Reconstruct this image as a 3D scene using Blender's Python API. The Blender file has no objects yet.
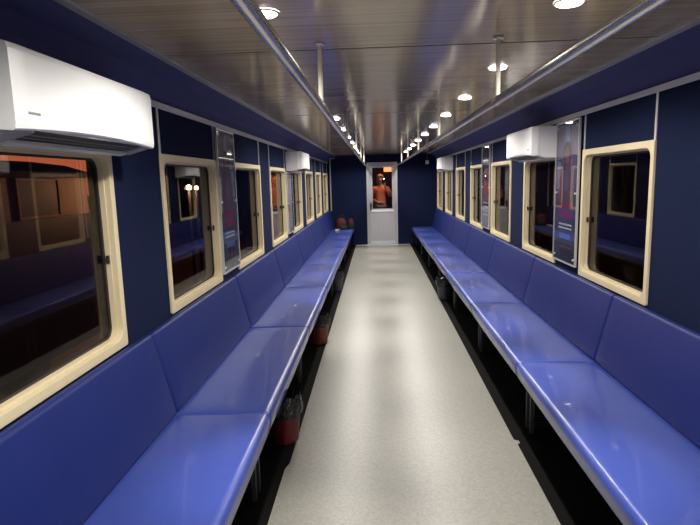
import bpy, bmesh, math, random
from mathutils import Vector, Matrix
random.seed(7)
S = bpy.context.scene
COL = S.collection

# ------------------------------------------------------------------ camera, world, exposure
FPX, PITCH, YAW, ROLL = 539.4, 0.1517, 0.0509, -0.0261
fw = Vector((-math.sin(YAW)*math.cos(PITCH), math.cos(YAW)*math.cos(PITCH), -math.sin(PITCH)))
rt0 = Vector((math.cos(YAW), math.sin(YAW), 0)); up0 = rt0.cross(fw)
rt = rt0*math.cos(ROLL) + up0*math.sin(ROLL)
up = -rt0*math.sin(ROLL) + up0*math.cos(ROLL)
cd = bpy.data.cameras.new('camera'); cam = bpy.data.objects.new('camera', cd); COL.objects.link(cam)
cd.sensor_fit = 'HORIZONTAL'; cd.sensor_width = 36.0; cd.lens = FPX/700*36.0; cd.clip_start = 0.02
cam.matrix_world = Matrix(((rt.x, up.x, -fw.x, -0.151), (rt.y, up.y, -fw.y, 0), (rt.z, up.z, -fw.z, 1.6), (0, 0, 0, 1)))
S.camera = cam
S.view_settings.view_transform = 'Standard'; S.view_settings.look = 'None'
S.view_settings.gamma = 1.0; S.view_settings.use_curve_mapping = False
S.view_settings.exposure = 0.15

BEAM_W, SPILL_W = 118.0, 27.0      # narrow beam and wide spill of one ceiling downlight
LAMP_COL = (1.0, 0.95, 0.885)
WORLD_STRENGTH = 1.0

W = bpy.data.worlds.new('dusk'); S.world = W; W.use_nodes = True
nt = W.node_tree; nt.nodes.clear()
wo = nt.nodes.new('ShaderNodeOutputWorld'); bg = nt.nodes.new('ShaderNodeBackground')
tc = nt.nodes.new('ShaderNodeTexCoord'); sx = nt.nodes.new('ShaderNodeSeparateXYZ'); rp = nt.nodes.new('ShaderNodeValToRGB')
nt.links.new(tc.outputs['Generated'], sx.inputs[0]); nt.links.new(sx.outputs['Z'], rp.inputs[0])
dt = nt.nodes.new('ShaderNodeVectorMath'); dt.operation = 'DOT_PRODUCT'; dt.inputs[1].default_value = (-0.62, 0.785, 0.03)
nt.links.new(tc.outputs['Generated'], dt.inputs[0])
az = nt.nodes.new('ShaderNodeMapRange'); az.inputs['From Min'].default_value = 0.90; az.inputs['From Max'].default_value = 0.995; az.interpolation_type = 'SMOOTHSTEP'
nt.links.new(dt.outputs['Value'], az.inputs['Value'])
wm = nt.nodes.new('ShaderNodeMix'); wm.data_type = 'RGBA'; wm.inputs['A'].default_value = (0.016, 0.011, 0.026, 1)
nt.links.new(az.outputs[0], wm.inputs['Factor']); nt.links.new(rp.outputs[0], wm.inputs['B'])
nt.links.new(wm.outputs['Result'], bg.inputs[0]); nt.links.new(bg.outputs[0], wo.inputs[0])
els = rp.color_ramp.elements
els[0].position = 0.0; els[0].color = (0.75, 0.20, 0.08, 1)
els[1].position = 1.0; els[1].color = (0.004, 0.005, 0.016, 1)
for pos, c in ((0.05, (0.85, 0.26, 0.12, 1)), (0.10, (0.55, 0.16, 0.14, 1)), (0.22, (0.10, 0.05, 0.09, 1))):
    e = els.new(pos); e.color = c
bg.inputs[1].default_value = WORLD_STRENGTH

# ------------------------------------------------------------------ materials
def mat(name, col, rough=0.5, metal=0.0, spec=0.5, noise=None, bump=None, sheen=0.0, coat=0.0, emit=None):
    """noise = (scale_xyz, amount, second colour)   bump = (scale, strength, distance)"""
    m = bpy.data.materials.new(name); m.use_nodes = True
    n = m.node_tree; b = n.nodes['Principled BSDF']
    b.inputs['Base Color'].default_value = (*col, 1); b.inputs['Roughness'].default_value = rough
    b.inputs['Metallic'].default_value = metal; b.inputs['Specular IOR Level'].default_value = spec
    b.inputs['Coat Weight'].default_value = coat; b.inputs['Sheen Weight'].default_value = sheen
    if emit:
        b.inputs['Emission Color'].default_value = (*emit[0], 1); b.inputs['Emission Strength'].default_value = emit[1]
    if noise or bump:
        t = n.nodes.new('ShaderNodeTexCoord')
    if noise:
        mp = n.nodes.new('ShaderNodeMapping'); mp.inputs['Scale'].default_value = noise[0]
        nz = n.nodes.new('ShaderNodeTexNoise'); nz.inputs['Scale'].default_value = 1.0; nz.inputs['Detail'].default_value = 5
        mr = n.nodes.new('ShaderNodeMapRange'); mr.inputs['From Min'].default_value = 0.3; mr.inputs['From Max'].default_value = 0.7
        mr.inputs['To Max'].default_value = noise[1]
        mx = n.nodes.new('ShaderNodeMix'); mx.data_type = 'RGBA'
        mx.inputs['A'].default_value = (*col, 1); mx.inputs['B'].default_value = (*noise[2], 1)
        n.links.new(t.outputs['Object'], mp.inputs[0]); n.links.new(mp.outputs[0], nz.inputs['Vector'])
        n.links.new(nz.outputs[0], mr.inputs[0]); n.links.new(mr.outputs[0], mx.inputs['Factor'])
        n.links.new(mx.outputs['Result'], b.inputs['Base Color'])
    if bump:
        nb = n.nodes.new('ShaderNodeTexNoise'); nb.inputs['Scale'].default_value = bump[0]; nb.inputs['Detail'].default_value = 3
        bp = n.nodes.new('ShaderNodeBump'); bp.inputs['Strength'].default_value = bump[1]; bp.inputs['Distance'].default_value = bump[2]
        n.links.new(t.outputs['Object'], nb.inputs['Vector']); n.links.new(nb.outputs[0], bp.inputs['Height'])
        n.links.new(bp.outputs[0], b.inputs['Normal'])
    return m

def glass(name, tint, f0=0.05):
    m = bpy.data.materials.new(name); m.use_nodes = True
    n = m.node_tree; n.nodes.clear()
    o = n.nodes.new('ShaderNodeOutputMaterial'); mx = n.nodes.new('ShaderNodeMixShader')
    tr = n.nodes.new('ShaderNodeBsdfTransparent'); gl = n.nodes.new('ShaderNodeBsdfGlossy')
    tr.inputs[0].default_value = (*tint, 1); gl.inputs['Roughness'].default_value = 0.012
    g = n.nodes.new('ShaderNodeNewGeometry'); d = n.nodes.new('ShaderNodeVectorMath'); d.operation = 'DOT_PRODUCT'
    n.links.new(g.outputs['Normal'], d.inputs[0]); n.links.new(g.outputs['Incoming'], d.inputs[1])
    def mth(op, a, b=None):
        q = n.nodes.new('ShaderNodeMath'); q.operation = op
        for i, v in enumerate((a, b)):
            if v is None: continue
            if isinstance(v, (int, float)): q.inputs[i].default_value = v
            else: n.links.new(v, q.inputs[i])
        return q.outputs[0]
    a = mth('ABSOLUTE', d.outputs['Value']); a = mth('SUBTRACT', 1.0, a); a = mth('POWER', a, 5.0)
    a = mth('MULTIPLY', a, 1-f0); a = mth('ADD', a, f0)
    n.links.new(a, mx.inputs[0]); n.links.new(tr.outputs[0], mx.inputs[1]); n.links.new(gl.outputs[0], mx.inputs[2])
    n.links.new(mx.outputs[0], o.inputs[0])
    return m

M = {}
M['wall'] = mat('navy wall carpet', (0.008, 0.0135, 0.045), 0.9, spec=0.10, noise=((60, 60, 60), 0.5, (0.012, 0.019, 0.058)), bump=(420, 0.5, 0.003))
M['cove'] = mat('blue cove lining', (0.04, 0.045, 0.165), 0.7, spec=0.3, bump=(300, 0.3, 0.002))
M['ceil'] = mat('streaked grey brown ceiling laminate', (0.37, 0.285, 0.185), 0.17, metal=0.25, spec=0.6, noise=((0.7, 48, 1), 0.75, (0.60, 0.49, 0.35)), bump=(9, 0.06, 0.01))
M['floor'] = mat('black rubber floor', (0.004, 0.004, 0.004), 0.8, spec=0.06, noise=((25, 25, 25), 0.6, (0.007, 0.0065, 0.006)), bump=(120, 0.3, 0.003))
M['runner'] = mat('speckled grey vinyl', (0.205, 0.20, 0.177), 0.33, spec=0.45, noise=((70, 70, 70), 0.8, (0.295, 0.288, 0.255)), bump=(60, 0.06, 0.004))
M['vinyl'] = mat('blue vinyl lit seat tone', (0.046, 0.076, 0.34), 0.28, spec=0.7, coat=0.35, noise=((5, 5, 5), 0.6, (0.053, 0.086, 0.37)), bump=(7, 0.12, 0.02))  # light on the seat tops put into the colour, paler than the backrest copy
M['shadedvinyl'] = mat('blue vinyl shaded backrest tone', (0.012, 0.023, 0.142), 0.45, spec=0.22, noise=((5, 5, 5), 0.6, (0.015, 0.027, 0.158)), bump=(200, 0.08, 0.002))  # same vinyl as the seats, shade of the backrests put into the colour
M['chrome'] = mat('bright metal strip', (0.66, 0.66, 0.68), 0.3, metal=0.45)
M['rail'] = mat('steel tube', (0.72, 0.69, 0.64), 0.24, metal=0.85)
M['post'] = mat('pale painted post', (0.85, 0.80, 0.70), 0.3, metal=0.0)
M['joint'] = mat('brown joint strip', (0.14, 0.11, 0.08), 0.4)
M['alu'] = mat('brushed aluminium', (0.55, 0.55, 0.58), 0.42, metal=0.75)
M['door'] = mat('satin aluminium door sheet', (0.50, 0.50, 0.54), 0.45, metal=0.4, noise=((40, 1, 1), 0.4, (0.58, 0.58, 0.60)))
M['cream'] = mat('cream painted frame', (0.74, 0.63, 0.40), 0.4, spec=0.5, noise=((8, 8, 8), 0.4, (0.80, 0.70, 0.48)))
M['gasket'] = mat('dark rubber gasket', (0.03, 0.027, 0.022), 0.6)
M['latch'] = mat('dark latch metal', (0.06, 0.05, 0.04), 0.4, metal=0.6)
M['glass'] = glass('tinted window glass', (0.66, 0.58, 0.55), 0.03)
M['acrylic'] = glass('clear acrylic', (0.96, 0.96, 0.97), 0.06)
M['doorglass'] = glass('clear door glass', (0.93, 0.93, 0.93), 0.04)
M['white'] = mat('white plastic', (0.92, 0.92, 0.92), 0.3, spec=0.5)
M['acside'] = mat('pale grey plastic', (0.74, 0.72, 0.74), 0.4)
M['acgrey'] = mat('grey outlet plastic', (0.42, 0.41, 0.42), 0.45)
M['acdark'] = mat('dark outlet cavity', (0.035, 0.04, 0.038), 0.5)
M['mark'] = mat('grey printed mark', (0.28, 0.28, 0.27), 0.5)
M['bezel'] = mat('white lamp ring', (0.8, 0.78, 0.74), 0.35)
M['lens'] = mat('lit lamp lens', (1, 1, 1), 0.4, emit=((1.0, 0.95, 0.88), 22.0))
M['legsteel'] = mat('grey steel leg', (0.07, 0.07, 0.075), 0.5, metal=0.3)
M['frame'] = mat('black steel frame', (0.02, 0.02, 0.022), 0.5, metal=0.3)
M['binred'] = mat('dull red plastic', (0.14, 0.014, 0.022), 0.5, noise=((12, 12, 12), 0.5, (0.17, 0.02, 0.026)))
M['binred2'] = mat('rusty red plastic', (0.15, 0.03, 0.02), 0.5)
M['bingrey'] = mat('slate grey plastic', (0.05, 0.055, 0.075), 0.5)
M['bagblack'] = mat('black bin bag', (0.008, 0.008, 0.009), 0.22, spec=0.7, bump=(40, 0.7, 0.02))
M['paper'] = mat('white paper', (0.8, 0.8, 0.8), 0.7)

# ------------------------------------------------------------------ mesh helpers
class MB:
    """collects shapes; build() links them as one mesh object"""
    def __init__(s): s.v = []; s.f = []; s.smooth = []
    def add(s, vs, fs, smooth=False):
        o = len(s.v); s.v += [tuple(v) for v in vs]
        for f in fs: s.f.append(tuple(i+o for i in f)); s.smooth.append(smooth)
    def box(s, x0, x1, y0, y1, z0, z1, fn=None):
        vs = [(x, y, z) for x in (x0, x1) for y in (y0, y1) for z in (z0, z1)]
        if fn: vs = [fn(*v) for v in vs]
        s.add(vs, [(0, 1, 3, 2), (4, 6, 7, 5), (0, 4, 5, 1), (2, 3, 7, 6), (0, 2, 6, 4), (1, 5, 7, 3)])
    def loft(s, rings, closed=True, cap=True, smooth=True):
        n = len(rings[0]); vs = [p for r in rings for p in r]; fs = []
        for a in range(len(rings)-1):
            for i in range(n if closed else n-1):
                j = (i+1) % n; fs.append((a*n+i, a*n+j, (a+1)*n+j, (a+1)*n+i))
        if cap: fs.append(tuple(range(n-1, -1, -1))); fs.append(tuple((len(rings)-1)*n+i for i in range(n)))
        s.add(vs, fs, smooth)
    def tube(s, a, b, r, n=14, r2=None):
        a = Vector(a); b = Vector(b); d = (b-a).normalized(); r2 = r if r2 is None else r2
        u = d.orthogonal().normalized(); w = d.cross(u)
        s.loft([[p + (u*math.cos(t)+w*math.sin(t))*rr for t in [2*math.pi*i/n for i in range(n)]] for p, rr in ((a, r), (b, r2))])
    def lathe(s, c, prof, n=24, jit=0.0, cap=False):
        rings = []
        for r, z in prof:
            rings.append([(c[0]+(r+random.uniform(-jit, jit))*math.cos(2*math.pi*i/n), c[1]+(r+random.uniform(-jit, jit))*math.sin(2*math.pi*i/n), c[2]+z+random.uniform(-jit, jit)) for i in range(n)])
        s.loft(rings, cap=cap)
    def ring(s, outer, inner, fn0, fn1):
        """frame between two equal-count (y,z) loops; fn0/fn1 place them at the back and the front"""
        n = len(outer)
        vs = [fn0(*p) for p in outer] + [fn0(*p) for p in inner] + [fn1(*p) for p in outer] + [fn1(*p) for p in inner]
        fs = []
        for i in range(n):
            j = (i+1) % n
            fs += [(2*n+i, 2*n+j, 3*n+j, 3*n+i), (i, n+i, n+j, j), (i, j, 2*n+j, 2*n+i), (n+i, 3*n+i, 3*n+j, n+j)]
        s.add(vs, fs)
    def build(s, name, m, parent=None, bevel=0.0, origin=None, segs=2):
        me = bpy.data.meshes.new(name)
        og = Vector(origin) if origin is not None else Vector((0, 0, 0))
        if parent is not None and origin is None: og = Vector(parent['_o'])
        me.from_pydata([Vector(v)-og for v in s.v], [], s.f)
        bm = bmesh.new(); bm.from_mesh(me); bmesh.ops.recalc_face_normals(bm, faces=bm.faces)
        if bevel:
            ed = [e for e in bm.edges if len(e.link_faces) == 2 and e.calc_face_angle(0) > 0.6]
            bmesh.ops.bevel(bm, geom=ed, offset=bevel, segments=segs, profile=0.6, affect='EDGES', clamp_overlap=True)
        bm.to_mesh(me); bm.free()
        if not bevel:
            for p, sm in zip(me.polygons, s.smooth): p.use_smooth = sm
        me.materials.append(m if not isinstance(m, str) else M[m])
        o = bpy.data.objects.new(name, me); COL.objects.link(o)
        if parent is not None: o.parent = parent
        else: o.location = og; o['_o'] = tuple(og)
        return o

def tag(o, label, cat, group=None, kind=None):
    if label: o['label'] = label
    if cat: o['category'] = cat
    if group: o['group'] = group
    if kind: o['kind'] = kind
    return o
def thing(name, label, cat, loc, group=None):
    o = bpy.data.objects.new(name, None); COL.objects.link(o); o.location = loc; o.empty_display_size = 0.1
    o['_o'] = tuple(loc); return tag(o, label, cat, group)
def part(o):                       # lets a child carry sub-parts built in the same world coordinates
    o['_o'] = tuple(o.parent['_o']) if o.parent is not None else tuple(o.location); return o
def struct(o): o['kind'] = 'structure'; return o
def copy_tree(o, parent=None):
    c = o.copy(); COL.objects.link(c)
    if parent is not None: c.parent = parent
    for ch in list(o.children): copy_tree(ch, c)
    return c

def rrect(y0, y1, z0, z1, r, n=5):
    pts = []
    for cy, cz, a0 in ((y1-r, z1-r, 0), (y0+r, z1-r, 90), (y0+r, z0+r, 180), (y1-r, z0+r, 270)):
        for i in range(n+1):
            a = math.radians(a0+90*i/n); pts.append((cy+r*math.cos(a), cz+r*math.sin(a)))
    return pts

# ------------------------------------------------------------------ the carriage shell
Y0, YD = -2.3, 13.25                # rear and far end walls
ZS, ZT, ZC = 0.88, 2.03, 2.188    # sill, metal strip, ceiling
XS, XT, XC = 1.3195, 1.3195, 1.137
def wx(z):
    if z <= ZS: return XS
    if z <= ZT: return XS+(XT-XS)*(z-ZS)/(ZT-ZS)
    return XT+(XC-XT)*(z-ZT)/(ZC-ZT)
def wmap(s, d): return lambda y, z: (s*(wx(z)-d), y, z)
def wbox(mb, s, y0, y1, z0, z1, d0, d1):
    mb.box(d0, d1, y0, y1, z0, z1, fn=lambda d, y, z: (s*(wx(z)-d), y, z))

WINS = {-1: [(1.395+1.52*k-(0.05 if k == 0 else 0), 1.395+1.52*k+(1.02 if k else 0.965)) for k in range(8)],
        1: [(1.43+1.52*k, 1.43+1.52*k+0.995) for k in range(8)]}
WZ0, WZ1 = 0.876, 1.768
b = MB(); b.box(-1.45, 1.45, Y0, YD+2.9, -0.06, 0); struct(b.build('floor', 'floor'))
b = MB(); b.box(-XC-0.03, XC+0.03, Y0, YD, ZC, ZC+0.05); struct(b.build('ceiling', 'ceil'))
for s, nm in ((-1, 'wall_left'), (1, 'wall_right')):
    b = MB()
    XO = 1.42
    def slab(y0, y1, z0, z1):
        b.add([(s*wx(z0), y0, z0), (s*XO, y0, z0), (s*wx(z1), y0, z1), (s*XO, y0, z1), (s*wx(z0), y1, z0), (s*XO, y1, z0), (s*wx(z1), y1, z1), (s*XO, y1, z1)], [(0, 1, 3, 2), (4, 6, 7, 5), (0, 4, 5, 1), (2, 3, 7, 6), (0, 2, 6, 4), (1, 5, 7, 3)])
    slab(Y0, YD, 0, ZS)
    edges = [Y0] + [e for w in WINS[s] for e in (w[0]+0.01, w[1]-0.01)] + [YD]
    for i in range(0, len(edges), 2): slab(edges[i], edges[i+1], ZS, WZ1-0.01)
    slab(Y0, YD, WZ1-0.01, ZT)
    w = part(struct(b.build(nm, 'wall')))
    b = MB()
    b.loft([[(s*XT, y, ZT), (s*(XT-0.03), y, ZT+0.05), (s*(XT-0.08), y, ZT+0.107), (s*(XC), y, ZC), (s*(XC), y, ZC+0.05), (s*(XT+0.07), y, ZC+0.05), (s*(XT+0.07), y, ZT)] for y in (Y0, YD)], smooth=False)
    b.build('cove_lining', 'cove', w)
# end wall with its doorway, and the wall behind the camera
DX, DZ = 0.375, 2.005
b = MB()
b.box(-1.43, -DX, YD, YD+0.08, 0, ZC+0.05); b.box(DX, 1.43, YD, YD+0.08, 0, ZC+0.05); b.box(-DX, DX, YD, YD+0.08, DZ, ZC+0.05)
struct(b.build('wall_front', 'wall'))
b = MB(); b.box(-1.43, 1.43, Y0-0.08, Y0, 0, ZC+0.05); struct(b.build('wall_back', 'wall'))

# metal trims
tn = 0
def trim(mb, m, bevel=0.0):
    global tn; tn += 1
    return struct(mb.build('trim_%d' % tn, m, bevel=bevel))
for s in (-1, 1):
    b = MB(); wbox(b, s, Y0, YD, ZT-0.022, ZT+0.008, 0.001, 0.008); trim(b, 'chrome')
    b = MB(); b.box(s*(XC-0.028), s*(XC+0.004), Y0, YD, ZC-0.012, ZC); trim(b, 'alu')
    for y0, y1 in WINS[s]:
        for y in (y0+0.012, y1-0.012):
            b = MB(); wbox(b, s, y-0.011, y+0.011, WZ1-0.005, ZT-0.022, 0.001, 0.006); trim(b, 'chrome')
for y in (-0.2, 2.56, 5.0, 7.44, 9.88, 12.32):
    b = MB(); b.box(-XC+0.03, XC-0.03, y-0.003, y+0.003, ZC-0.002, ZC); trim(b, 'joint')
b = MB(); b.box(-1.265, -1.235, YD-0.012, YD, 0.86, 2.14); b.box(-1.265, -1.13, YD-0.012, YD, 2.115, 2.14); trim(b, 'alu')
b = MB(); b.box(-0.66, 0.66, YD-0.10, YD-0.005, 0, 0.012); trim(b, 'chrome', 0.003)
for s in (-1, 1):
    b = MB(); wbox(b, s, Y0, YD, 0.0, 0.09, 0.0, 0.012); struct(b.build('baseboard_' + ('left' if s < 0 else 'right'), 'frame'))

# windows
wn = 0
for s in (-1, 1):
    for y0, y1 in WINS[s]:
        wn += 1
        b = MB()
        b.ring(rrect(y0, y1, WZ0, WZ1, 0.012), rrect(y0+0.037, y1-0.037, WZ0+0.04, WZ1-0.04, 0.055), wmap(s, -0.012), wmap(s, 0.013))
        f = part(struct(b.build('window_%d' % wn, 'cream', bevel=0.004)))
        b = MB()
        b.ring(rrect(y0+0.012, y1-0.012, WZ0+0.012, WZ1-0.012, 0.02), rrect(y0+0.046, y1-0.046, WZ0+0.049, WZ1-0.049, 0.05), lambda y, z: (s*1.368, y, z), wmap(s, -0.012))
        b.build('window_reveal', 'cream', f)
        b = MB()
        b.ring(rrect(y0+0.04, y1-0.04, WZ0+0.042, WZ1-0.042, 0.04), rrect(y0+0.056, y1-0.056, WZ0+0.058, WZ1-0.058, 0.045), lambda y, z: (s*1.366, y, z), lambda y, z: (s*1.354, y, z))
        b.build('gasket', 'gasket', f)
        b = MB(); b.box(s*1.360, s*1.365, y0+0.042, y1-0.042, WZ0+0.044, WZ1-0.044)
        b.build('pane', 'glass', f)
        b = MB(); wbox(b, s, y1-0.058, y1-0.045, 1.262, 1.298, -0.027, -0.015); wbox(b, s, y1-0.062, y1-0.058, 1.268, 1.288, -0.026, -0.018)
        b.build('latch', 'latch', f, bevel=0.002)

# door in the end wall
b = MB()
b.ring([(-DX, 0.0), (DX, 0.0), (DX, DZ), (-DX, DZ)], [(-0.315, 0.0), (0.315, 0.0), (0.315, DZ-0.055), (-0.315, DZ-0.055)],
       lambda x, z: (x, YD+0.09, z), lambda x, z: (x, YD-0.02, z))
door = part(struct(b.build('door_1', 'alu', bevel=0.004)))
b = MB()
px0, px1, pz0, pz1 = -0.237, 0.25, 0.885, 1.885
b.ring([(-0.313, 0.012), (0.313, 0.012), (0.313, DZ-0.057), (-0.313, DZ-0.057)], [(px0, pz0), (px1, pz0), (px1, pz1), (px0, pz1)],
       lambda x, z: (x, YD+0.05, z), lambda x, z: (x, YD+0.012, z))
part(b.build('door_leaf', 'door', door))
b = MB()
for x in (-0.16, -0.05, 0.06, 0.17): b.box(x-0.004, x+0.004, YD+0.008, YD+0.013, 0.12, 0.82)
b.build('panel_rib', 'alu', door)
b = MB(); b.ring([(px0-0.022, pz0-0.022), (px1+0.022, pz0-0.022), (px1+0.022, pz1+0.022), (px0-0.022, pz1+0.022)], [(px0+0.006, pz0+0.006), (px1-0.006, pz0+0.006), (px1-0.006, pz1-0.006), (px0+0.006, pz1-0.006)],
       lambda x, z: (x, YD+0.012, z), lambda x, z: (x, YD+0.002, z))
b.build('pane_bead', 'alu', door)
b = MB(); b.box(px0-0.03, px1+0.03, YD-0.012, YD+0.012, pz0-0.07, pz0-0.02); b.build('ledge', 'white', door, bevel=0.004)
b = MB(); b.box(px0+0.002, px1-0.002, YD+0.024, YD+0.03, pz0+0.002, pz1-0.002); b.build('pane', 'doorglass', door)
b = MB(); b.box(-0.30, 0.30, YD+0.004, YD+0.012, 0.02, 0.10); b.build('kick_plate', 'chrome', door)
b = MB(); b.box(-0.295, -0.262, YD-0.004, YD+0.012, 0.86, 1.04); b.tube((-0.278, YD-0.03, 0.98), (-0.278, YD+0.0, 0.98), 0.008); b.box(-0.29, -0.20, YD-0.042, YD-0.028, 0.97, 0.99)
b.build('door_handle', 'latch', door, bevel=0.002)

# ------------------------------------------------------------------ floor runner sheets
def sheet(name, pts, label):
    b = MB(); b.loft([[(x, y, 0.0) for x, y in pts], [(x, y, 0.005) for x, y in pts]], smooth=False)
    o = b.build(name, 'runner', origin=(0, pts[0][1], 0)); return tag(o, label, 'floor covering')
sheet('vinyl_runner', [(-0.69, Y0+0.02), (0.672, Y0+0.02), (0.672, 3.08), (0.69, 3.10), (0.69, 3.125), (0.664, 3.14), (0.668, YD-0.11), (-0.664, YD-0.11), (-0.672, 2.86), (-0.69, 2.80)],
      'pale grey speckled vinyl runner covering the whole aisle floor')

# ------------------------------------------------------------------ benches
def fillet(poly, r, n=5):
    out = []; k = len(poly)
    for i in range(k):
        p0, p1, p2 = Vector(poly[i-1]), Vector(poly[i]), Vector(poly[(i+1) % k])
        a = (p0-p1); c = (p2-p1); rr = min(r[i] if isinstance(r, (list, tuple)) else r, a.length*0.48, c.length*0.48)
        A = p1+a.normalized()*rr; B = p1+c.normalized()*rr
        for j in range(n+1):
            t = j/n; out.append(tuple(A*(1-t)**2+p1*2*t*(1-t)+B*t*t))
    return out
def cushion(mb, poly, y0, y1, r, er=0.022, crown=0.006, seg=14, fn=None):
    ps = fillet(poly, r); n = len(ps)
    area = sum(ps[i][0]*ps[(i+1) % n][1]-ps[(i+1) % n][0]*ps[i][1] for i in range(n))
    nor = []
    for i in range(n):
        a = Vector(ps[i-1]); c = Vector(ps[(i+1) % n]); d = (c-a)
        q = Vector((d.y, -d.x)) if area > 0 else Vector((-d.y, d.x)); nor.append(q.normalized() if q.length > 1e-9 else Vector((0, 0)))
    ys = []
    for k in range(6):
        a = math.pi/2*k/5; ys.append((y0+er*(1-math.cos(a)), -er*(1-math.sin(a))))
    for k in range(1, seg):
        t = k/seg; ys.append((y0+er+(y1-y0-2*er)*t, crown*math.sin(math.pi*t)**0.7))
    for k in range(5, -1, -1):
        a = math.pi/2*k/5; ys.append((y1-er*(1-math.cos(a)), -er*(1-math.sin(a))))
    mb.loft([[(p[0]+q.x*o, y, p[1]+q.y*o) for p, q in zip(ps, nor)] for y, o in ys])

SE, SB, BT, ZB = 0.697, 1.168, 1.272, 0.874
def bench(s, y0, y1):
    og = (s*1.0, y0, 0)
    root = thing('bench_section', None, 'bench', og)
    g = 0.002
    b = MB()
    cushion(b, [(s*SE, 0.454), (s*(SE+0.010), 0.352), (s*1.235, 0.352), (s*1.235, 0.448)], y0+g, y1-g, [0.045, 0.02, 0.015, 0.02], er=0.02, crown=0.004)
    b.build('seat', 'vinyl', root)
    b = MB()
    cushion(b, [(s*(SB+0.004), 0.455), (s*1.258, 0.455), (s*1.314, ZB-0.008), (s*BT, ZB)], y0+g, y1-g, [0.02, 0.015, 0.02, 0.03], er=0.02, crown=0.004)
    b.build('backrest', 'shadedvinyl', root)
    b = MB(); b.box(s*(SE+0.035), s*1.22, y0+0.005, y1-0.005, 0.334, 0.352); b.build('seat_board', 'frame', root)
    b = MB(); b.box(s*(SE+0.085), s*(SE+0.11), y0+0.005, y1-0.005, 0.300, 0.334); b.box(s*1.19, s*1.215, y0+0.005, y1-0.005, 0.300, 0.334)
    b.build('seat_rail', 'legsteel', root)
    for yy in (y0+0.03, y1-0.055):
        b = MB(); b.box(s*(SE+0.085), s*(SE+0.11), yy, yy+0.025, 0.0, 0.300); b.build('leg', 'legsteel', root, bevel=0.003)
        b = MB(); b.box(s*1.19, s*1.215, yy, yy+0.025, 0.0, 0.300); b.build('leg', 'legsteel', root, bevel=0.003)
        b = MB(); b.box(s*(SE+0.11), s*1.19, yy+0.004, yy+0.02, 0.05, 0.075); b.build('stretcher', 'frame', root)
    return root
def bench_row(s, cuts, labels, group):
    proto = {}
    for (y0, y1), lb in zip(zip(cuts[:-1], cuts[1:]), labels):
        k = round(y1-y0, 3)
        if k not in proto: proto[k] = o = bench(s, y0, y1)
        else: o = copy_tree(proto[k]); o.location = (s*1.0, y0, 0)
        o['label'] = lb; o['category'] = 'bench'; o['group'] = group
bench_row(-1, [0.92, 2.545, 4.17, 5.795, 7.42, 9.045, 10.67, 12.295, 13.22],
    ['blue vinyl bench section under the large window with the air conditioner above',
     'second blue bench section on the left, with a maroon bin under its near end',
     'third blue bench section on the left, rusty red bin under its middle',
     'fourth blue bench section on the left, next beyond the rusty red bin',
     'fifth blue bench section on the left, grey blue bin below its near end',
     'sixth blue bench section on the left, next beyond the last bin',
     'seventh blue bench section on the left, just before the dark red bag',
     'short blue bench section in the left far corner carrying the dark red bag'],
    'blue padded bench along the left wall')
bench_row(1, [0.02, 1.645, 3.27, 4.895, 6.52, 8.145, 9.77, 11.395, 13.02],
    ['blue vinyl bench section at the bottom right corner, nearest on the right',
     'long blue bench section under the nearest right window, running off the frame',
     'second full blue bench section on the right, under the tall nearest poster',
     'third full blue bench section on the right, beyond the nearest right air conditioner',
     'fourth full blue bench section on the right, with the slate bin below it',
     'fifth full blue bench section on the right, next beyond the slate bin',
     'sixth full blue bench section on the right, last but one before the end wall',
     'last blue bench section on the right, against the navy end wall'],
    'blue padded bench along the right wall')

# ------------------------------------------------------------------ grab rails
def grab_rail(s, label):
    root = thing('grab_rail', label, 'handrail', (s*0.384, Y0, 1.925), 'steel rails under the ceiling')
    b = MB(); b.tube((s*0.384, Y0+0.002, 1.925), (s*0.384, YD-0.002, 1.925), 0.018, 20); b.build('tube', 'rail', root)
    for y in (0.25, 2.45, 4.65, 6.85, 9.05, 11.25):
        b = MB(); b.tube((s*0.384, y, 1.935), (s*0.384, y, ZC-0.004), 0.011, 16); p = part(b.build('post', 'post', root))
        b = MB(); b.tube((s*0.384, y, ZC-0.008), (s*0.384, y, ZC-0.0005), 0.023, 20); b.build('flange', 'chrome', p)
        b = MB(); b.tube((s*0.384, y-0.022, 1.925), (s*0.384, y+0.022, 1.925), 0.0215, 20); b.build('collar', 'rail', p)
grab_rail(-1, 'long steel grab rail hanging below the ceiling on the left')
grab_rail(1, 'long steel grab rail hanging below the ceiling on the right')

# ------------------------------------------------------------------ downlights
def downlight():
    root = thing('downlight', None, 'ceiling lamp', (0, 0, ZC))
    b = MB(); b.lathe((0, 0, ZC), [(0.044, -0.001), (0.044, -0.006), (0.050, -0.006), (0.054, -0.001)], 28); b.build('bezel', 'bezel', root)
    b = MB(); b.lathe((0, 0, ZC), [(0.0445, -0.001), (0.0445, -0.006), (0.040, -0.009), (0.024, -0.012), (0.002, -0.013)], 24, cap=True); b.build('lens', 'lens', root)
    for nm, w, ang, bl, r in (('lamp_beam', BEAM_W, 42, 1.0, 0.045), ('lamp_spill', SPILL_W, 164, 0.4, 0.035)):
        ld = bpy.data.lights.new(nm, 'SPOT'); ld.energy = w; ld.color = LAMP_COL
        ld.spot_size = math.radians(ang); ld.spot_blend = bl; ld.shadow_soft_size = r
        lo = bpy.data.objects.new(nm, ld); COL.objects.link(lo); lo.parent = root; lo.location = (0, 0, -0.05)
    return root
ORD = ['nearest', 'second', 'third', 'fourth', 'fifth', 'sixth', 'seventh', 'eighth', 'ninth', 'tenth']
proto = None
YR = [1.95, 3.02, 4.09, 5.17, 6.24, 7.32, 8.42, 9.58, 10.72, 11.8]
YL = [1.93, 5.17, 6.30, 7.42, 8.46, 9.62, 10.68, 11.8]
jobs = [(-0.515, y, '%s lit round ceiling downlight of the row beside the left grab rail' % ORD[i]) for i, y in enumerate(YL)]
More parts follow.
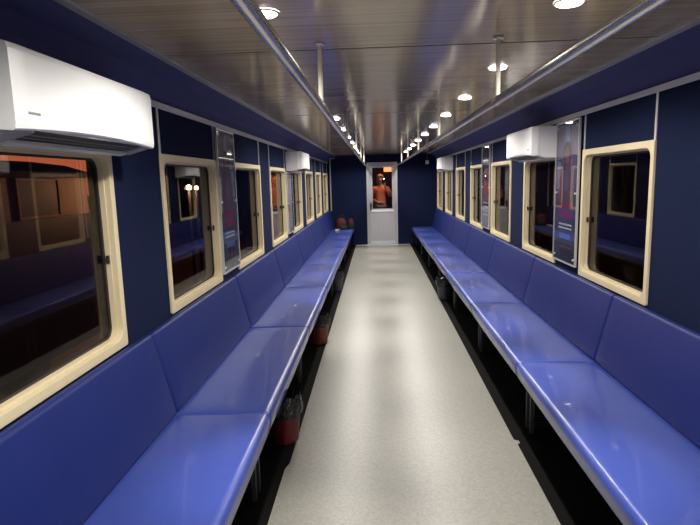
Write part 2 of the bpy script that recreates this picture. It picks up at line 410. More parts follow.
jobs += [(0.512, y, '%s lit round ceiling downlight of the row beside the right grab rail' % ORD[i]) for i, y in enumerate(YR)]
jobs += [(x, y, 'lit round ceiling downlight behind the camera') for x in (-0.515, 0.512) for y in (0.86, -0.22, -1.3)]
for x, y, lb in jobs:
    if proto is None: proto = o = downlight()
    else: o = copy_tree(proto)
    o.location = (x*1.03, y*1.03, ZC); o['label'] = lb
    o['group'] = 'downlights behind the camera' if y < 1 else ('downlights by the left rail' if x < 0 else 'downlights by the right rail')

# ------------------------------------------------------------------ air conditioners
def air_conditioner(s, y0, y1, label):
    z0, z1, xw, D = 1.736, 1.988, 1.3185, 0.215
    og = (s*xw, (y0+y1)/2, z0)
    root = thing('air_conditioner', label, 'air conditioner', og, 'white wall air conditioners')
    P = lambda d, z: (s*(xw-d), z)
    def ext(poly, ya, yb, r, name, m, par, n=5):
        ps = fillet([P(*q) for q in poly], r, n); b = MB()
        e = 0.006; c = Vector((sum(p[0] for p in ps)/len(ps), sum(p[1] for p in ps)/len(ps)))
        def ring(y, k): return [(c.x+(p[0]-c.x)*k, y, c.y+(p[1]-c.y)*k) for p in ps]
        b.loft([ring(ya, 0.994), ring(ya+e*0.4, 0.998), ring(ya+e, 1), ring(yb-e, 1), ring(yb-e*0.4, 0.998), ring(yb, 0.994)], smooth=False)
        return b.build(name, m, par)
    # main casing with a recess below for the outlet
    ext([(0, z1), (D-0.03, z1), (D-0.022, 1.80), (D-0.018, 1.764), (0.10, z0+0.003), (0.0, z0)], y0+0.002, y1-0.002, [0.002, 0.01, 0.01, 0.004, 0.01, 0.002], 'casing', 'acside', root)
    # front panel, its lower edge bowed
    b = MB(); n = 16; rings = []
    for i in range(n+1):
        y = y0+(y1-y0)*i/n; t = (i/n-0.5)*2; bow = 0.016*(1-t*t)
        e = 0.003 if i in (0, n) else 0.0
        zb = 1.755+bow
        prof = [(D-0.06, z1-e*0.4), (D-0.014-e, z1-e*0.4), (D-0.004-e, z1-0.006), (D-e, z1-0.02), (D-e, z1-0.11), (D-e, zb+0.02), (D-0.003-e, zb+0.005), (D-0.010-e, zb), (D-0.06, zb+0.004)]
        rings.append([(s*(xw-d), y, z) for d, z in prof])
    b.loft(rings, smooth=False)
    p = part(b.build('front_panel', 'white', root))
    b = MB()
    for k in range(7):
        yy = y0+0.055+0.008*k; b.box(s*(xw-D), s*(xw-D-0.0012), yy, yy+0.006, 1.803, 1.810)
    b.build('maker_mark', 'mark', p)
    # outlet: dark sloped mouth, grey end cheeks, slats and the white flap
    sl = lambda t: (D-0.02+(0.10-D+0.02)*t, 1.764+(z0+0.003-1.764)*t)
    def slope(ya, yb, t0, t1, off0, off1, name, m):
        b = MB(); (a0, c0), (a1, c1) = sl(t0), sl(t1)
        nx, nz = 0.27, -0.96
        vs = []
        for y in (ya, yb):
            for a, c in ((a0, c0), (a1, c1)):
                for o in (off0, off1): vs.append((s*(xw-(a+nx*o)), y, c+nz*o))
        b.add(vs, [(0, 1, 3, 2), (4, 6, 7, 5), (0, 4, 5, 1), (2, 3, 7, 6), (0, 2, 6, 4), (1, 5, 7, 3)])
        return b.build(name, m, root)
    slope(y0+0.012, y0+0.10, 0.0, 1.0, -0.01, 0.008, 'end_cheek', 'acgrey')
    slope(y1-0.10, y1-0.012, 0.0, 1.0, -0.01, 0.008, 'end_cheek', 'acgrey')
    slope(y0+0.10, y1-0.10, 0.02, 0.98, -0.01, 0.001, 'outlet', 'acdark')
    for t in (0.3, 0.55): slope(y0+0.11, y1-0.11, t, t+0.05, 0.0, 0.005, 'slat', 'mark')
    slope(y0+0.09, y1-0.09, 0.76, 1.03, 0.004, 0.016, 'flap', 'white')
    return root
air_conditioner(-1, 1.435, 2.345, 'white air conditioner above the largest left window, nearest to the camera')
air_conditioner(-1, 7.10, 7.94, 'small looking white air conditioner far along the left wall')
air_conditioner(1, 4.50, 5.34, 'white air conditioner on the right wall beside the tall nearest poster')
air_conditioner(1, 10.45, 11.29, 'farthest white air conditioner, on the right wall near the end wall')

# ------------------------------------------------------------------ poster panels
def pm(name, c, **k): return mat(name, c, 0.55, **k)
PC = dict(bg=pm('print night blue', (0.02, 0.022, 0.05), noise=((9, 9, 9), 0.8, (0.07, 0.08, 0.16))), sky=pm('print pale blue', (0.28, 0.36, 0.55), noise=((14, 14, 14), 0.9, (0.10, 0.11, 0.25))),
          fig=pm('print plum', (0.13, 0.05, 0.08), noise=((16, 16, 16), 0.8, (0.05, 0.03, 0.08))), skin=pm('print warm tone', (0.24, 0.12, 0.12), noise=((22, 22, 22), 0.9, (0.10, 0.05, 0.09))), hair=pm('print dark hair', (0.03, 0.018, 0.02)),
          mag=pm('print magenta', (0.25, 0.015, 0.09)), white=pm('print white', (0.62, 0.64, 0.7)), blue=pm('print blue block', (0.10, 0.16, 0.52)),
          mauve=pm('print mauve', (0.16, 0.10, 0.22), noise=((12, 12, 12), 0.8, (0.05, 0.05, 0.12))))
def poster(s, y0, y1, z0, z1, label, kind):
    K = 0.014; H = z1-z0; Wd = y1-y0
    root = thing('poster_panel', label, 'poster', (s*wx(z0), (y0+y1)/2, z0), 'posters between the windows')
    b = MB(); wbox(b, s, y0, y1, z0, z1, 0.002+K, 0.008+K); b.build('backing', PC['bg'], root)
    def blob(pts, d, name, m):
        pts2 = [(y0+u*Wd, z0+v*H) for u, v in pts]; b = MB()
        b.loft([[wmap(s, dd)(y, z) for y, z in pts2] for dd in (0.008+K, d+K)], smooth=False); b.build(name, PC[m], root)
    def ell(cu, cv, ru, rv, n=20): return [(cu+ru*math.cos(2*math.pi*i/n), cv+rv*math.sin(2*math.pi*i/n)) for i in range(n)]
    def R(u0, u1, v0, v1): return [(u0, v0), (u1, v0), (u1, v1), (u0, v1)]
    def rowmarks(cu, v, h, wtot, n, d, name, m):
        rnd = random.Random(int(v*1000)+kind); b = MB(); u = cu-wtot/2
        while u < cu+wtot/2-0.02:
            w = rnd.uniform(0.02, 0.055)*wtot/0.5
            wbox(b, s, y0+u*Wd, y0+min(u+w, cu+wtot/2)*Wd, z0+v*H, z0+(v+h*rnd.uniform(0.8, 1))*H, 0.008+K, d+K); u += w+0.012
        b.build(name, PC[m], root)
    if kind in (0, 2):
        blob([(0.1, 0.5), (0.9, 0.5), (0.93, 0.78), (0.75, 0.93), (0.3, 0.93), (0.08, 0.8)], 0.0085, 'print_glow', 'mauve')
        blob([(0.38, 0.86), (0.62, 0.86), (0.6, 0.97), (0.44, 0.97)], 0.0088, 'print_highlight', 'sky')
        blob([(0.72, 0.55), (0.95, 0.52), (0.95, 0.74), (0.8, 0.72)], 0.0088, 'print_highlight', 'sky')
        blob([(0.2, 0.44), (0.8, 0.44), (0.83, 0.6), (0.7, 0.7), (0.56, 0.73), (0.44, 0.73), (0.26, 0.69), (0.16, 0.58)], 0.009, 'print_figure', 'fig')
        blob(ell(0.5, 0.79, 0.19, 0.075), 0.0092, 'print_figure', 'hair')
        blob(ell(0.5, 0.765, 0.115, 0.055), 0.0095, 'print_face', 'skin')
        blob([(0.42, 0.52), (0.58, 0.52), (0.56, 0.69), (0.44, 0.69)], 0.0094, 'print_figure', 'mauve')
        rowmarks(0.5, 0.385, 0.05, 0.62, 6, 0.0095, 'print_lettering', 'mag')
        rowmarks(0.5, 0.32, 0.05, 0.62, 6, 0.0095, 'print_lettering', 'mag')
        rowmarks(0.5, 0.265, 0.014, 0.6, 9, 0.0095, 'print_lettering', 'white')
        rowmarks(0.5, 0.238, 0.014, 0.6, 9, 0.0095, 'print_lettering', 'white')
        blob(R(0.25, 0.75, 0.165, 0.205), 0.0095, 'print_block', 'blue')
        rowmarks(0.5, 0.10, 0.014, 0.7, 9, 0.0095, 'print_lettering', 'skin')
    elif kind == 1:
        blob(R(0.1, 0.9, 0.77, 0.86), 0.0088, 'print_highlight', 'sky')
        blob(R(0.15, 0.85, 0.80, 0.84), 0.0092, 'print_block', 'white')
        blob([(0.15, 0.42), (0.85, 0.42), (0.8, 0.66), (0.6, 0.72), (0.4, 0.72), (0.2, 0.66)], 0.009, 'print_figure', 'fig')
        blob(ell(0.5, 0.68, 0.16, 0.07), 0.0093, 'print_face', 'skin')
        for k in range(4): rowmarks(0.5, 0.30-0.05*k, 0.018, 0.6, 7, 0.0095, 'print_lettering', 'white')
    else:
        blob([(0.15, 0.45), (0.85, 0.45), (0.8, 0.7), (0.5, 0.8), (0.2, 0.7)], 0.009, 'print_figure', 'mauve')
        blob(R(0.2, 0.8, 0.25, 0.42), 0.009, 'print_block', 'mag')
        for k in range(3): rowmarks(0.5, 0.20-0.05*k, 0.018, 0.6, 7, 0.0095, 'print_lettering', 'white')
    b = MB(); wbox(b, s, y0, y1, z0, z1, 0.011+K, 0.014+K); b.build('acrylic_cover', 'acrylic', root)
    for ya, yb, za, zb in ((y0-0.012, y0, z0-0.012, z1+0.012), (y1, y1+0.012, z0-0.012, z1+0.012), (y0, y1, z0-0.012, z0), (y0, y1, z1, z1+0.012)):
        b = MB(); wbox(b, s, ya, yb, za, zb, K, 0.016+K); b.build('frame_bar', 'chrome', root)
    for y in (y0+0.03, y1-0.03):
        for z in (z0+0.035, (z0+z1)/2, z1-0.035):
            b = MB(); a = wmap(s, 0.001)(y, z); c = wmap(s, 0.019+K)(y, z); b.tube(a, c, 0.008, 12); b.build('fixing_screw', 'chrome', root)
poster(1, 3.985, 4.455, 0.935, 1.985, 'tall poster with magenta lettering between the two nearest right windows', 0)
poster(1, 7.03, 7.50, 0.935, 1.985, 'narrow looking poster with white block on top, farther along the right wall', 1)
poster(-1, 3.94, 4.395, 0.935, 1.985, 'tall glossy poster in metal frame beside the second left window', 2)
poster(-1, 6.99, 7.445, 0.935, 1.71, 'poster on the left wall just below the far air conditioner', 3)

# ------------------------------------------------------------------ bins under the benches
def bin_(x, y, m, label, paper=False, bagh=0.10):
    root = thing('waste_bin', label, 'bin', (x, y, 0), 'plastic bins under the benches')
    b = MB(); b.lathe((x, y, 0.0), [(0.002, 0.0), (0.084, 0.0), (0.088, 0.01), (0.108, 0.235), (0.114, 0.24), (0.114, 0.25), (0.104, 0.25), (0.084, 0.012), (0.002, 0.012)], 28)
    b.build('bucket', m, root)
    b = MB(); n = 26; rings = []
    rnd = random.Random(int(y*10))
    for r, z in [(0.112, 0.175), (0.120, 0.19), (0.121, 0.235), (0.117, 0.262), (0.106, 0.27+bagh*0.3), (0.095, 0.256), (0.096, 0.20), (0.088, 0.12), (0.05, 0.10), (0.004, 0.10)]:
        rings.append([(x+(r+rnd.uniform(-1, 1)*0.006*(z > .18))*math.cos(2*math.pi*i/n), y+(r+rnd.uniform(-1, 1)*0.006*(z > .18))*math.sin(2*math.pi*i/n), z+rnd.uniform(-0.012, 0.016)*(z > .16)) for i in range(n)])
    b.loft(rings, cap=False, smooth=False); b.build('bin_bag', 'bagblack', root)
    if paper:
        b = MB(); rnd = random.Random(3); rg = []
        for k in range(6):
            a = math.pi*k/5; rg.append([(x-0.02+0.04*math.sin(a)*math.cos(t)+rnd.uniform(-.006, .006), y+0.04*math.sin(a)*math.sin(t), 0.262-0.03*math.cos(a)+rnd.uniform(-.006, .006)) for t in [2*math.pi*i/9 for i in range(9)]])
        b.loft(rg, smooth=False)
        o = b.build('crumpled_paper', 'paper', origin=(x-0.02, y, 0.235)); tag(o, 'crumpled white paper on top of the slate bin under the right bench', 'paper')
bin_(-0.75, 3.16, 'binred', 'maroon bucket bin with black bag under the left bench, nearest to camera')
bin_(-0.75, 5.2, 'binred2', 'rusty red bucket bin with black bag, second under the left bench')
bin_(-0.765, 7.75, 'bingrey', 'dark grey blue bucket bin, farthest under the left bench')
bin_(0.745, 7.1, 'bingrey', 'slate bucket bin under the right bench with white paper in it', True)

# ------------------------------------------------------------------ things left at the bench end
M['bagred'] = mat('dark red cloth', (0.09, 0.012, 0.02), 0.8, bump=(30, 0.6, 0.02))
M['clothdark'] = mat('dark cloth', (0.012, 0.014, 0.012), 0.85, bump=(35, 0.7, 0.02))
M['beige'] = mat('beige card', (0.5, 0.38, 0.26), 0.6)
def lump(c, sx_, sy_, sz_, seed, n=20, m=12, jit=0.12):
    rnd = random.Random(seed); b = MB(); rg = []
    for k in range(m+1):
        a = math.pi*k/m; zz = -math.cos(a); zz = max(zz, -0.55)
        rg.append([(c[0]+sx_*(abs(math.sin(a))**0.7)*math.copysign(abs(math.cos(t))**0.7, math.cos(t))*(1+rnd.uniform(-jit, jit)), c[1]+sy_*(abs(math.sin(a))**0.7)*math.copysign(abs(math.sin(t))**0.7, math.sin(t))*(1+rnd.uniform(-jit, jit)), c[2]+sz_*(zz+0.55)/1.55*(1+rnd.uniform(-jit, jit)*0.5)) for t in [2*math.pi*i/n for i in range(n)]])
    b.loft(rg); return b
t = thing('holdall_bag', 'dark red holdall bag standing on the left bench end by the wall', 'bag', (-0.98, 12.86, 0.455))
lump((-0.99, 12.88, 0.4555), 0.13, 0.13, 0.26, 5, jit=0.06).build('bag_body', 'bagred', t)
b = MB()
for yy in (12.82, 12.90):
    pts = [(-0.99+0.09*math.cos(a), yy, 0.68+0.10*math.sin(a)) for a in [math.pi*i/8 for i in range(9)]]
    for p, q in zip(pts[:-1], pts[1:]): b.tube(p, q, 0.008, 8)
b.build('bag_handle', 'clothdark', t)
t = thing('backpack', 'small red and black backpack at the front of the bench end', 'bag', (-0.765, 12.86, 0.455))
lump((-0.765, 12.86, 0.4555), 0.07, 0.12, 0.235, 9, jit=0.08).build('bag_body', 'bagred', t)
lump((-0.765, 12.73, 0.4555), 0.065, 0.05, 0.14, 10, jit=0.08).build('front_pocket', 'clothdark', t)
tag(lump((-0.93, 12.60, 0.4555), 0.10, 0.08, 0.10, 12, jit=0.15).build('dark_jacket', 'clothdark', origin=(-0.93, 12.6, 0.452)), 'crumpled dark jacket in front of the dark red bag', 'jacket')
b = MB(); b.box(-1.10, -1.00, 12.42, 12.47, 0.4555, 0.485); tag(b.build('card_box', 'beige', bevel=0.004, origin=(-1.05, 12.445, 0.4555)), 'small flat beige box lying on the bench before the dark jacket', 'box')
b = MB(); b.box(-1.10, -1.03, 12.30, 12.345, 0.4555, 0.478); tag(b.build('tissue_packet', 'paper', bevel=0.006, origin=(-1.065, 12.32, 0.4555)), 'small white packet on the bench, nearer than the beige box', 'packet')

# small white sounder on the end wall
t = thing('wall_sounder', 'small white box with a cable high on the navy end wall', 'sensor', (1.09, YD, 1.97))
b = MB(); b.box(1.05, 1.13, YD-0.035, YD-0.001, 1.93, 2.02); b.build('casing', 'white', t, bevel=0.006)
b = MB(); b.tube((1.09, YD-0.006, 2.02), (1.09, YD-0.006, ZC-0.001), 0.004, 8); b.build('cable', 'acgrey', t)

# ------------------------------------------------------------------ vestibule beyond the door, with a person
M['vest'] = mat('dark vestibule paint', (0.04, 0.03, 0.09), 0.7)
M['warm'] = mat('lit orange panel', (1, 0.4, 0.2), 0.5, emit=((1.0, 0.26, 0.10), 2.2))
VE = YD+2.7
b = MB(); b.box(-1.3, 1.3, VE, VE+0.06, 0, 2.3); struct(b.build('wall_far', 'vest'))
b = MB(); b.box(-1.36, -1.3, YD+0.08, VE, 0, 2.3); struct(b.build('wall_vestibule_left', 'vest'))
b = MB(); b.box(1.3, 1.36, YD+0.08, VE, 0, 2.3); struct(b.build('wall_vestibule_right', 'vest'))
b = MB(); b.box(-1.36, 1.36, YD+0.085, VE+0.06, 2.3, 2.34); struct(b.build('ceiling_vestibule', 'vest'))
t = thing('lit_sign', 'glowing orange red sign behind the person beyond the door', 'sign', (0.19, VE, 1.78))
b = MB(); b.box(0.08, 0.32, VE-0.03, VE-0.001, 1.80, 1.96); b.build('sign_case', 'acdark', t)
b = MB(); b.box(0.09, 0.31, VE-0.034, VE-0.030, 1.81, 1.95); b.build('sign_face', 'warm', t)
t = thing('added_warm_lamp', 'unseen warm lamp added over the far door to light the person orange', 'lamp', (0.1, YD+0.35, 2.3))  # added out of sight to throw orange light on the person
b = MB(); b.lathe((0.1, YD+0.35, 2.3), [(0.08, 0), (0.08, -0.03), (0.04, -0.05), (0.003, -0.055)], 20, cap=True); b.build('added_lamp_shade', 'warm', t)
ld = bpy.data.lights.new('lamp_light', 'POINT'); ld.energy = 26; ld.color = (1, 0.46, 0.24); ld.shadow_soft_size = 0.06
lo = bpy.data.objects.new('lamp_light', ld); COL.objects.link(lo); lo.parent = t; lo.location = (0, 0, -0.13)

M['skin'] = mat('skin', (0.55, 0.30, 0.20), 0.5); M['hair'] = mat('light brown hair', (0.30, 0.17, 0.08), 0.5, bump=(60, 0.8, 0.02))
M['shirt'] = mat('orange cloth', (0.62, 0.20, 0.10), 0.8, bump=(50, 0.3, 0.01)); M['jeans'] = mat('dark trousers cloth', (0.03, 0.035, 0.07), 0.8)
M['black'] = mat('black plastic', (0.01, 0.01, 0.011), 0.3); M['eye'] = mat('dark eye', (0.02, 0.015, 0.012), 0.2)
M['flash'] = mat('lit phone lamp', (1, 1, 1), 0.4, emit=((1, 0.93, 0.85), 14.0))
def skin_obj(name, verts, edges, m, parent, root=0, sub=2):
    me = bpy.data.meshes.new(name); og = Vector(parent['_o'])
    me.from_pydata([Vector(v[:3]) for v in verts], edges, [])
    o = bpy.data.objects.new(name, me); COL.objects.link(o); o.parent = parent
    me.materials.append(M[m])
    md = o.modifiers.new('skin', 'SKIN'); md.use_smooth_shade = True; md.branch_smoothing = 0.4
    if not me.skin_vertices: me.attributes.new('x', 'FLOAT', 'POINT')
    sv = me.skin_vertices[0].data if me.skin_vertices else None
    if sv:
        for i, v in enumerate(verts):
            sv[i].radius = (v[3], v[4] if len(v) > 4 else v[3]); sv[i].use_root = (i == root)
    o.modifiers.new('sub', 'SUBSURF').levels = sub; o.modifiers['sub'].render_levels = sub
    return o
PX, PY = -0.035, YD+0.55
per = thing('person', 'person in an orange top holding up a phone beyond the far door', 'person', (PX, PY, 0))
V = []; E = []
def vv(x, y, z, r, r2=None, link=None):
    V.append((x, y, z, r, r2 if r2 else r))
    if link is not None: E.append((link, len(V)-1))
    return len(V)-1
pel = vv(0, 0, 0.94, 0.15, 0.11); wai = vv(0, 0, 1.10, 0.125, 0.10, pel); che = vv(0, 0, 1.27, 0.145, 0.11, wai)
shc = vv(0, 0.01, 1.39, 0.10, 0.08, che); nec = vv(0, 0.0, 1.46, 0.05, 0.05, shc)
jaw = vv(0, -0.012, 1.535, 0.062, 0.07, nec); hd = vv(0, -0.002, 1.60, 0.076, 0.092, jaw); top = vv(0, 0.008, 1.665, 0.06, 0.07, hd)
def hand(w, d, u):                 # five fingers rooted in the palm
    p = Vector(V[w][:3]); d = Vector(d).normalized(); u = Vector(u).normalized(); sdir = d.cross(u)
    palm = vv(*(p+d*0.06), 0.036, 0.02, w)
    for k, ln in ((-1.5, 0.062), (-0.5, 0.076), (0.5, 0.08), (1.5, 0.07)):
        r0 = p+d*0.095+sdir*0.018*k; a = vv(*r0, 0.0095, None, palm); a = vv(*(r0+d*ln*0.5+u*0.008), 0.0085, None, a); vv(*(r0+d*ln*0.8+u*0.035), 0.0075, None, a)
    r0 = p+d*0.035+sdir*0.04; a = vv(*r0, 0.011, None, palm); vv(*(r0+d*0.035+sdir*0.018+u*0.02), 0.009, None, a)
for sg in (-1, 1):
    hip = vv(sg*0.095, 0, 0.86, 0.095, None, pel); kn = vv(sg*0.10, -0.01, 0.48, 0.06, None, hip); an = vv(sg*0.10, 0.02, 0.09, 0.042, None, kn)
    he = vv(sg*0.10, 0.0, 0.045, 0.042, 0.035, an); vv(sg*0.115, -0.15, 0.03, 0.035, 0.025, he)
    shl = vv(sg*0.175, 0.01, 1.375, 0.058, None, shc)
    if sg > 0:                     # raised arm with the phone in front of the face
        el = vv(0.255, -0.06, 1.16, 0.045, None, shl); wr = vv(0.115, -0.25, 1.42, 0.03, None, el); hand(wr, (-0.25, 0.0, 1), (-0.5, 0.85, 0))
    else:                          # other arm bent across the waist
        el = vv(-0.25, 0.0, 1.10, 0.045, None, shl); wr = vv(-0.04, -0.17, 1.02, 0.03, None, el); hand(wr, (1, -0.1, 0), (0, 0.9, 0.3))
skin_obj('body', V, E, 'skin', per)
V = []; E = []
a0 = vv(0, 0, 0.90, 0.168, 0.128); a1 = vv(0, 0, 1.10, 0.145, 0.118, a0); a2 = vv(0, 0, 1.27, 0.165, 0.128, a1); a3 = vv(0, 0.012, 1.385, 0.115, 0.095, a2)
s1 = vv(0.178, 0.01, 1.375, 0.075, None, a3); e1 = vv(0.255, -0.06, 1.16, 0.06, None, s1); vv(0.15, -0.205, 1.36, 0.046, None, e1)
s2 = vv(-0.178, 0.01, 1.375, 0.075, None, a3); e2 = vv(-0.25, 0.0, 1.10, 0.06, None, s2); vv(-0.10, -0.135, 1.04, 0.046, None, e2)
skin_obj('orange_top', V, E, 'shirt', per)
V = []; E = []
a0 = vv(0, 0, 0.93, 0.16, 0.12)
for sg in (-1, 1):
    h = vv(sg*0.097, 0, 0.85, 0.108, None, a0); k = vv(sg*0.10, -0.01, 0.48, 0.074, None, h); vv(sg*0.10, 0.018, 0.08, 0.06, None, k)
skin_obj('trousers', V, E, 'jeans', per)
b = MB(); rg = []; rnd = random.Random(4)
for k in range(11):
    a = math.pi*k/10*0.97+0.03; ring = []
    for i in range(24):
        th = 2*math.pi*i/24; fr = max(0, -math.sin(th))           # the face stays open in front
        zz = 1.625+0.112*math.cos(a)*(1 if a < 1.57 else 1.5)
        zz = max(zz, 1.625+0.02*fr*3+(-0.9 if fr < 0.35 else 0.0)) if fr >= 0.35 else zz
        rr = math.sin(min(a, 1.75)) if a < 2.6 else math.sin(1.75)*(3.2-a)/0.6
        ring.append((PX+(0.093*rr+rnd.uniform(-.003, .003))*math.cos(th), PY+0.012+(0.105*rr+rnd.uniform(-.003, .003))*math.sin(th), zz))
    rg.append(ring)
b.loft(rg); b.build('hair', 'hair', per)
for sg in (-1, 1):
    b = MB(); c = Vector((PX+sg*0.03, PY-0.088, 1.612)); b.lathe(c, [(0.001, -0.008), (0.008, -0.005), (0.011, 0), (0.008, 0.005), (0.001, 0.008)], 12); b.build('eye', 'eye', per)
    b = MB(); c = Vector((PX+sg*0.082, PY+0.005, 1.595)); b.lathe(c, [(0.001, -0.03), (0.012, -0.02), (0.016, 0.005), (0.013, 0.022), (0.001, 0.03)], 10); b.build('ear', 'skin', per)
b = MB(); b.loft([[(PX-0.008, PY-0.088, 1.605), (PX+0.008, PY-0.088, 1.605), (PX, PY-0.098, 1.605)], [(PX-0.016, PY-0.086, 1.57), (PX+0.016, PY-0.086, 1.57), (PX, PY-0.118, 1.568)]]); b.build('nose', 'skin', per)
b = MB(); b.box(PX-0.024, PX+0.024, PY-0.089, PY-0.08, 1.538, 1.55); b.build('mouth', 'binred', per, bevel=0.003)
t = thing('mobile_phone', 'black phone with a white light in the raised hand', 'phone', (PX+0.075, PY-0.30, 1.50))
b = MB(); b.box(PX+0.035, PX+0.11, PY-0.285, PY-0.276, 1.49, 1.64); b.build('phone_body', 'black', t, bevel=0.003)
b = MB(); b.lathe((0, 0, 0), [(0.011, 0.0), (0.011, 0.003), (0.001, 0.004)], 14, cap=True)
b.v = [(PX+0.085+x, PY-0.285-z, 1.61+y) for x, y, z in b.v]; b.build('phone_lamp', 'flash', t)

# ------------------------------------------------------------------ outside, at dusk
M['ground'] = mat('dark gravel', (0.10, 0.042, 0.03), 0.9, noise=((4, 4, 4), 0.8, (0.14, 0.06, 0.045)))
M['wcream'] = mat('weathered cream paint', (0.70, 0.42, 0.26), 0.6, noise=((2, 2, 2), 0.5, (0.58, 0.34, 0.21)))
M['wnavy'] = mat('dark blue coach paint', (0.025, 0.025, 0.06), 0.5); M['wroof'] = mat('sooty roof', (0.03, 0.022, 0.022), 0.8)
M['wbrown'] = mat('dark brown wagon paint', (0.09, 0.05, 0.035), 0.6, noise=((3, 3, 3), 0.6, (0.06, 0.035, 0.03)))
M['wglass'] = mat('unlit coach glass', (0.05, 0.03, 0.03), 0.45, spec=0.2)
M['hill'] = mat('dusk hillside', (0.012, 0.010, 0.012), 0.95)
b = MB(); b.box(-60, 60, -40, 90, -1.05, -1.0); struct(b.build('ground', 'ground'))
def coach(x, y0, y1, s, label, band, lower, wins):
    root = thing('railway_coach', label, 'train', (x-s*1.2, (y0+y1)/2, -1.0))
    b = MB(); b.box(x-s*2.4, x, y0, y1, -0.5, 1.24); b.build('lower_side', lower, root)
    b = MB(); b.box(x-s*2.4, x, y0, y1, 1.24, 1.72); b.build('upper_side', band, root)
    b = MB(); prof = [(x+s*0.04, 1.72), (x+s*0.02, 1.80), (x-s*0.3, 1.90), (x-s*0.8, 1.97), (x-s*1.6, 1.97), (x-s*2.1, 1.90), (x-s*2.42, 1.80), (x-s*2.44, 1.72)]
    b.loft([[(px_, y, z) for px_, z in prof] for y in (y0-0.05, y1+0.05)], smooth=False); b.build('roof', 'wroof', root)
    for a, c in wins:
        b = MB(); b.box(x, x+s*0.02, a, c, 1.27, 1.69); w = part(b.build('window_pane', 'wglass', root))
        b = MB(); b.ring([(a-.03, 1.24), (c+.03, 1.24), (c+.03, 1.715), (a-.03, 1.715)], [(a, 1.27), (c, 1.27), (c, 1.69), (a, 1.69)], lambda y, z: (x, y, z), lambda y, z: (x+s*0.03, y, z)); b.build('window_frame', band, w)
    for yy in (y0+1.2, y0+3.2, y1-3.2, y1-1.2):
        b = MB()
        for xx in (x-s*0.35, x-s*2.05): b.tube((xx-0.06, yy, -0.56), (xx+0.06, yy, -0.56), 0.44, 24)
        b.build('wheelset', 'wroof', root)
    return root
coach(-4.2, -9.0, 7.45, 1, 'cream and navy railway coach seen through the nearest left window', 'wcream', 'wnavy',
      [(-8+1.75*k, -8+1.75*k+0.95) for k in range(7)] + [(4.75, 5.3), (5.95, 6.72)])
coach(4.4, -6.0, 16.0, -1, 'dark brown railway coach standing outside the right windows', 'wbrown', 'wbrown', [(-5+1.9*k, -5+1.9*k+0.9) for k in range(10)])
# distant wooded ridge on the sunset side
b = MB(); rnd = random.Random(2); n = 60; pts = []
for i in range(n+1):
    y = -30+110*i/n; pts.append((y, 1.6+0.9*abs(math.sin(i*0.7))+rnd.uniform(0, 0.7)))
rings = [[(-42, y, -1.0), (-46, y, z*0.8), (-50, y, z), (-56, y, -1.0)] for y, z in pts]
b.loft(rings, smooth=False); struct(b.build('ground_ridge', 'hill'))
M['blocker'] = mat('dark shed boards', (0.02, 0.014, 0.018), 0.9)
t = thing('glow_blocker', 'long dark shed added beyond the cream coach to hide the sky glow', 'building', (-9.6, 35, -1.0))  # building shape put in to block the sunset glow past the coach
b = MB(); b.box(-11.0, -8.2, 27, 44, -1.0, 3.0); b.build('blocker_wall', 'blocker', t)
b = MB(); b.loft([[(-11.2, y, 3.0), (-9.6, y, 4.2), (-8.0, y, 3.0)] for y in (26.8, 44.2)], smooth=False); b.build('blocker_roof', 'wroof', t)
M['lampglass'] = mat('lit lantern glass', (1, 0.8, 0.5), 0.4, emit=((1, 0.62, 0.32), 14.0))
M['postdark'] = mat('black lamp post', (0.004, 0.004, 0.004), 0.9, spec=0.1)
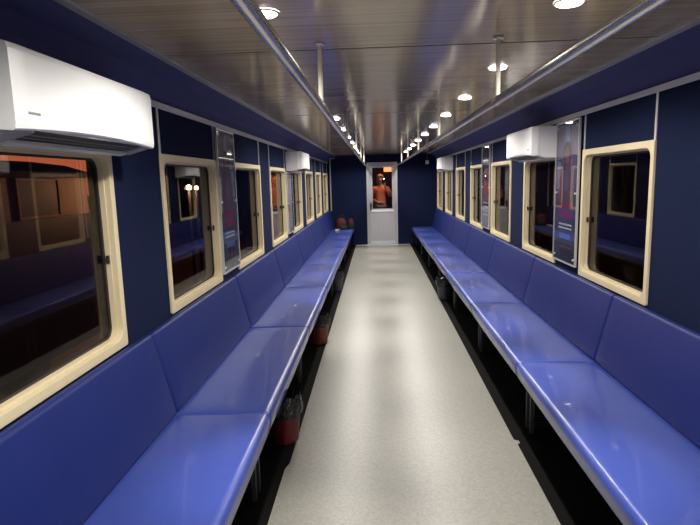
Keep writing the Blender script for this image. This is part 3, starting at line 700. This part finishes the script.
def yard_lamp(x, y, z, r, w, label):
    t = thing('yard_lamp', label, 'lamp', (x, y, -1.0), 'yard lamps outside the left windows')
    b = MB(); b.lathe((x, y, z), [(0.01, -r), (0.8*r, -0.75*r), (r, 0), (0.75*r, 0.8*r), (0.01, r)], 16); b.build('lamp_globe', 'lampglass', t)
    b = MB(); b.tube((x, y, -1.0), (x, y, z-r*0.9), 0.025); b.build('lamp_post', 'postdark', t)
    ld = bpy.data.lights.new('lamp_light', 'POINT'); ld.energy = w; ld.color = (1, 0.62, 0.36); ld.shadow_soft_size = r
    lo = bpy.data.objects.new('lamp_light', ld); COL.objects.link(lo); lo.parent = t; lo.location = (0.0, -r*1.6, z+1.0)
yard_lamp(-3.35, 9.2, 1.545, 0.045, 100, 'brightest yard lamp seen through the second left window')
yard_lamp(-4.6, 11.1, 1.52, 0.04, 25, 'small yard lamp left of the brightest one, through the second left window')
yard_lamp(-3.22, 9.2, 1.535, 0.035, 10, 'yard lamp touching the brightest one on its right, through second left window')
yard_lamp(-5.1, 11.8, 1.54, 0.035, 8, 'leftmost small yard lamp through the second left window')
# lit building end far beyond the left windows
M['glowwall'] = mat('lamplit orange plaster', (0.8, 0.36, 0.15), 0.7); t = thing('station_hut', 'small lamplit orange hut far outside the left windows', 'building', (-5.0, 22.5, -1.0))
b = MB(); b.box(-4.85, -4.2, 22.5, 25, -1.0, 1.95); b.build('hut_wall', 'glowwall', t)
b = MB(); b.box(-4.95, -4.1, 22.3, 25.2, 1.95, 2.05); b.build('hut_roof', 'wroof', t)
b = MB(); b.box(-4.85, -4.2, 22.46, 22.5, 0.0, 0.45); b.build('hut_awning', 'wroof', t)
t = thing('lantern', 'lantern added to light the hut outside the third visible left window', 'lamp', (-4.6, 21.4, 2.3))  # no lantern known here, put in to light the hut front
b = MB(); b.lathe((-4.6, 21.4, 2.3), [(0.01, -0.1), (0.09, -0.08), (0.11, 0.05), (0.06, 0.1), (0.005, 0.12)], 16); b.build('added_lantern_glass', 'lampglass', t)
b = MB(); b.tube((-4.6, 21.4, -1.0), (-4.6, 21.4, 2.2), 0.03); b.build('lamp_post', 'wroof', t)
ld = bpy.data.lights.new('lamp_light', 'POINT'); ld.energy = 120; ld.color = (1, 0.55, 0.25); ld.shadow_soft_size = 0.12
lo = bpy.data.objects.new('lamp_light', ld); COL.objects.link(lo); lo.parent = t; lo.location = (0.25, -0.35, 0.15)

for o in list(bpy.data.objects):
    if '_o' in o: del o['_o']
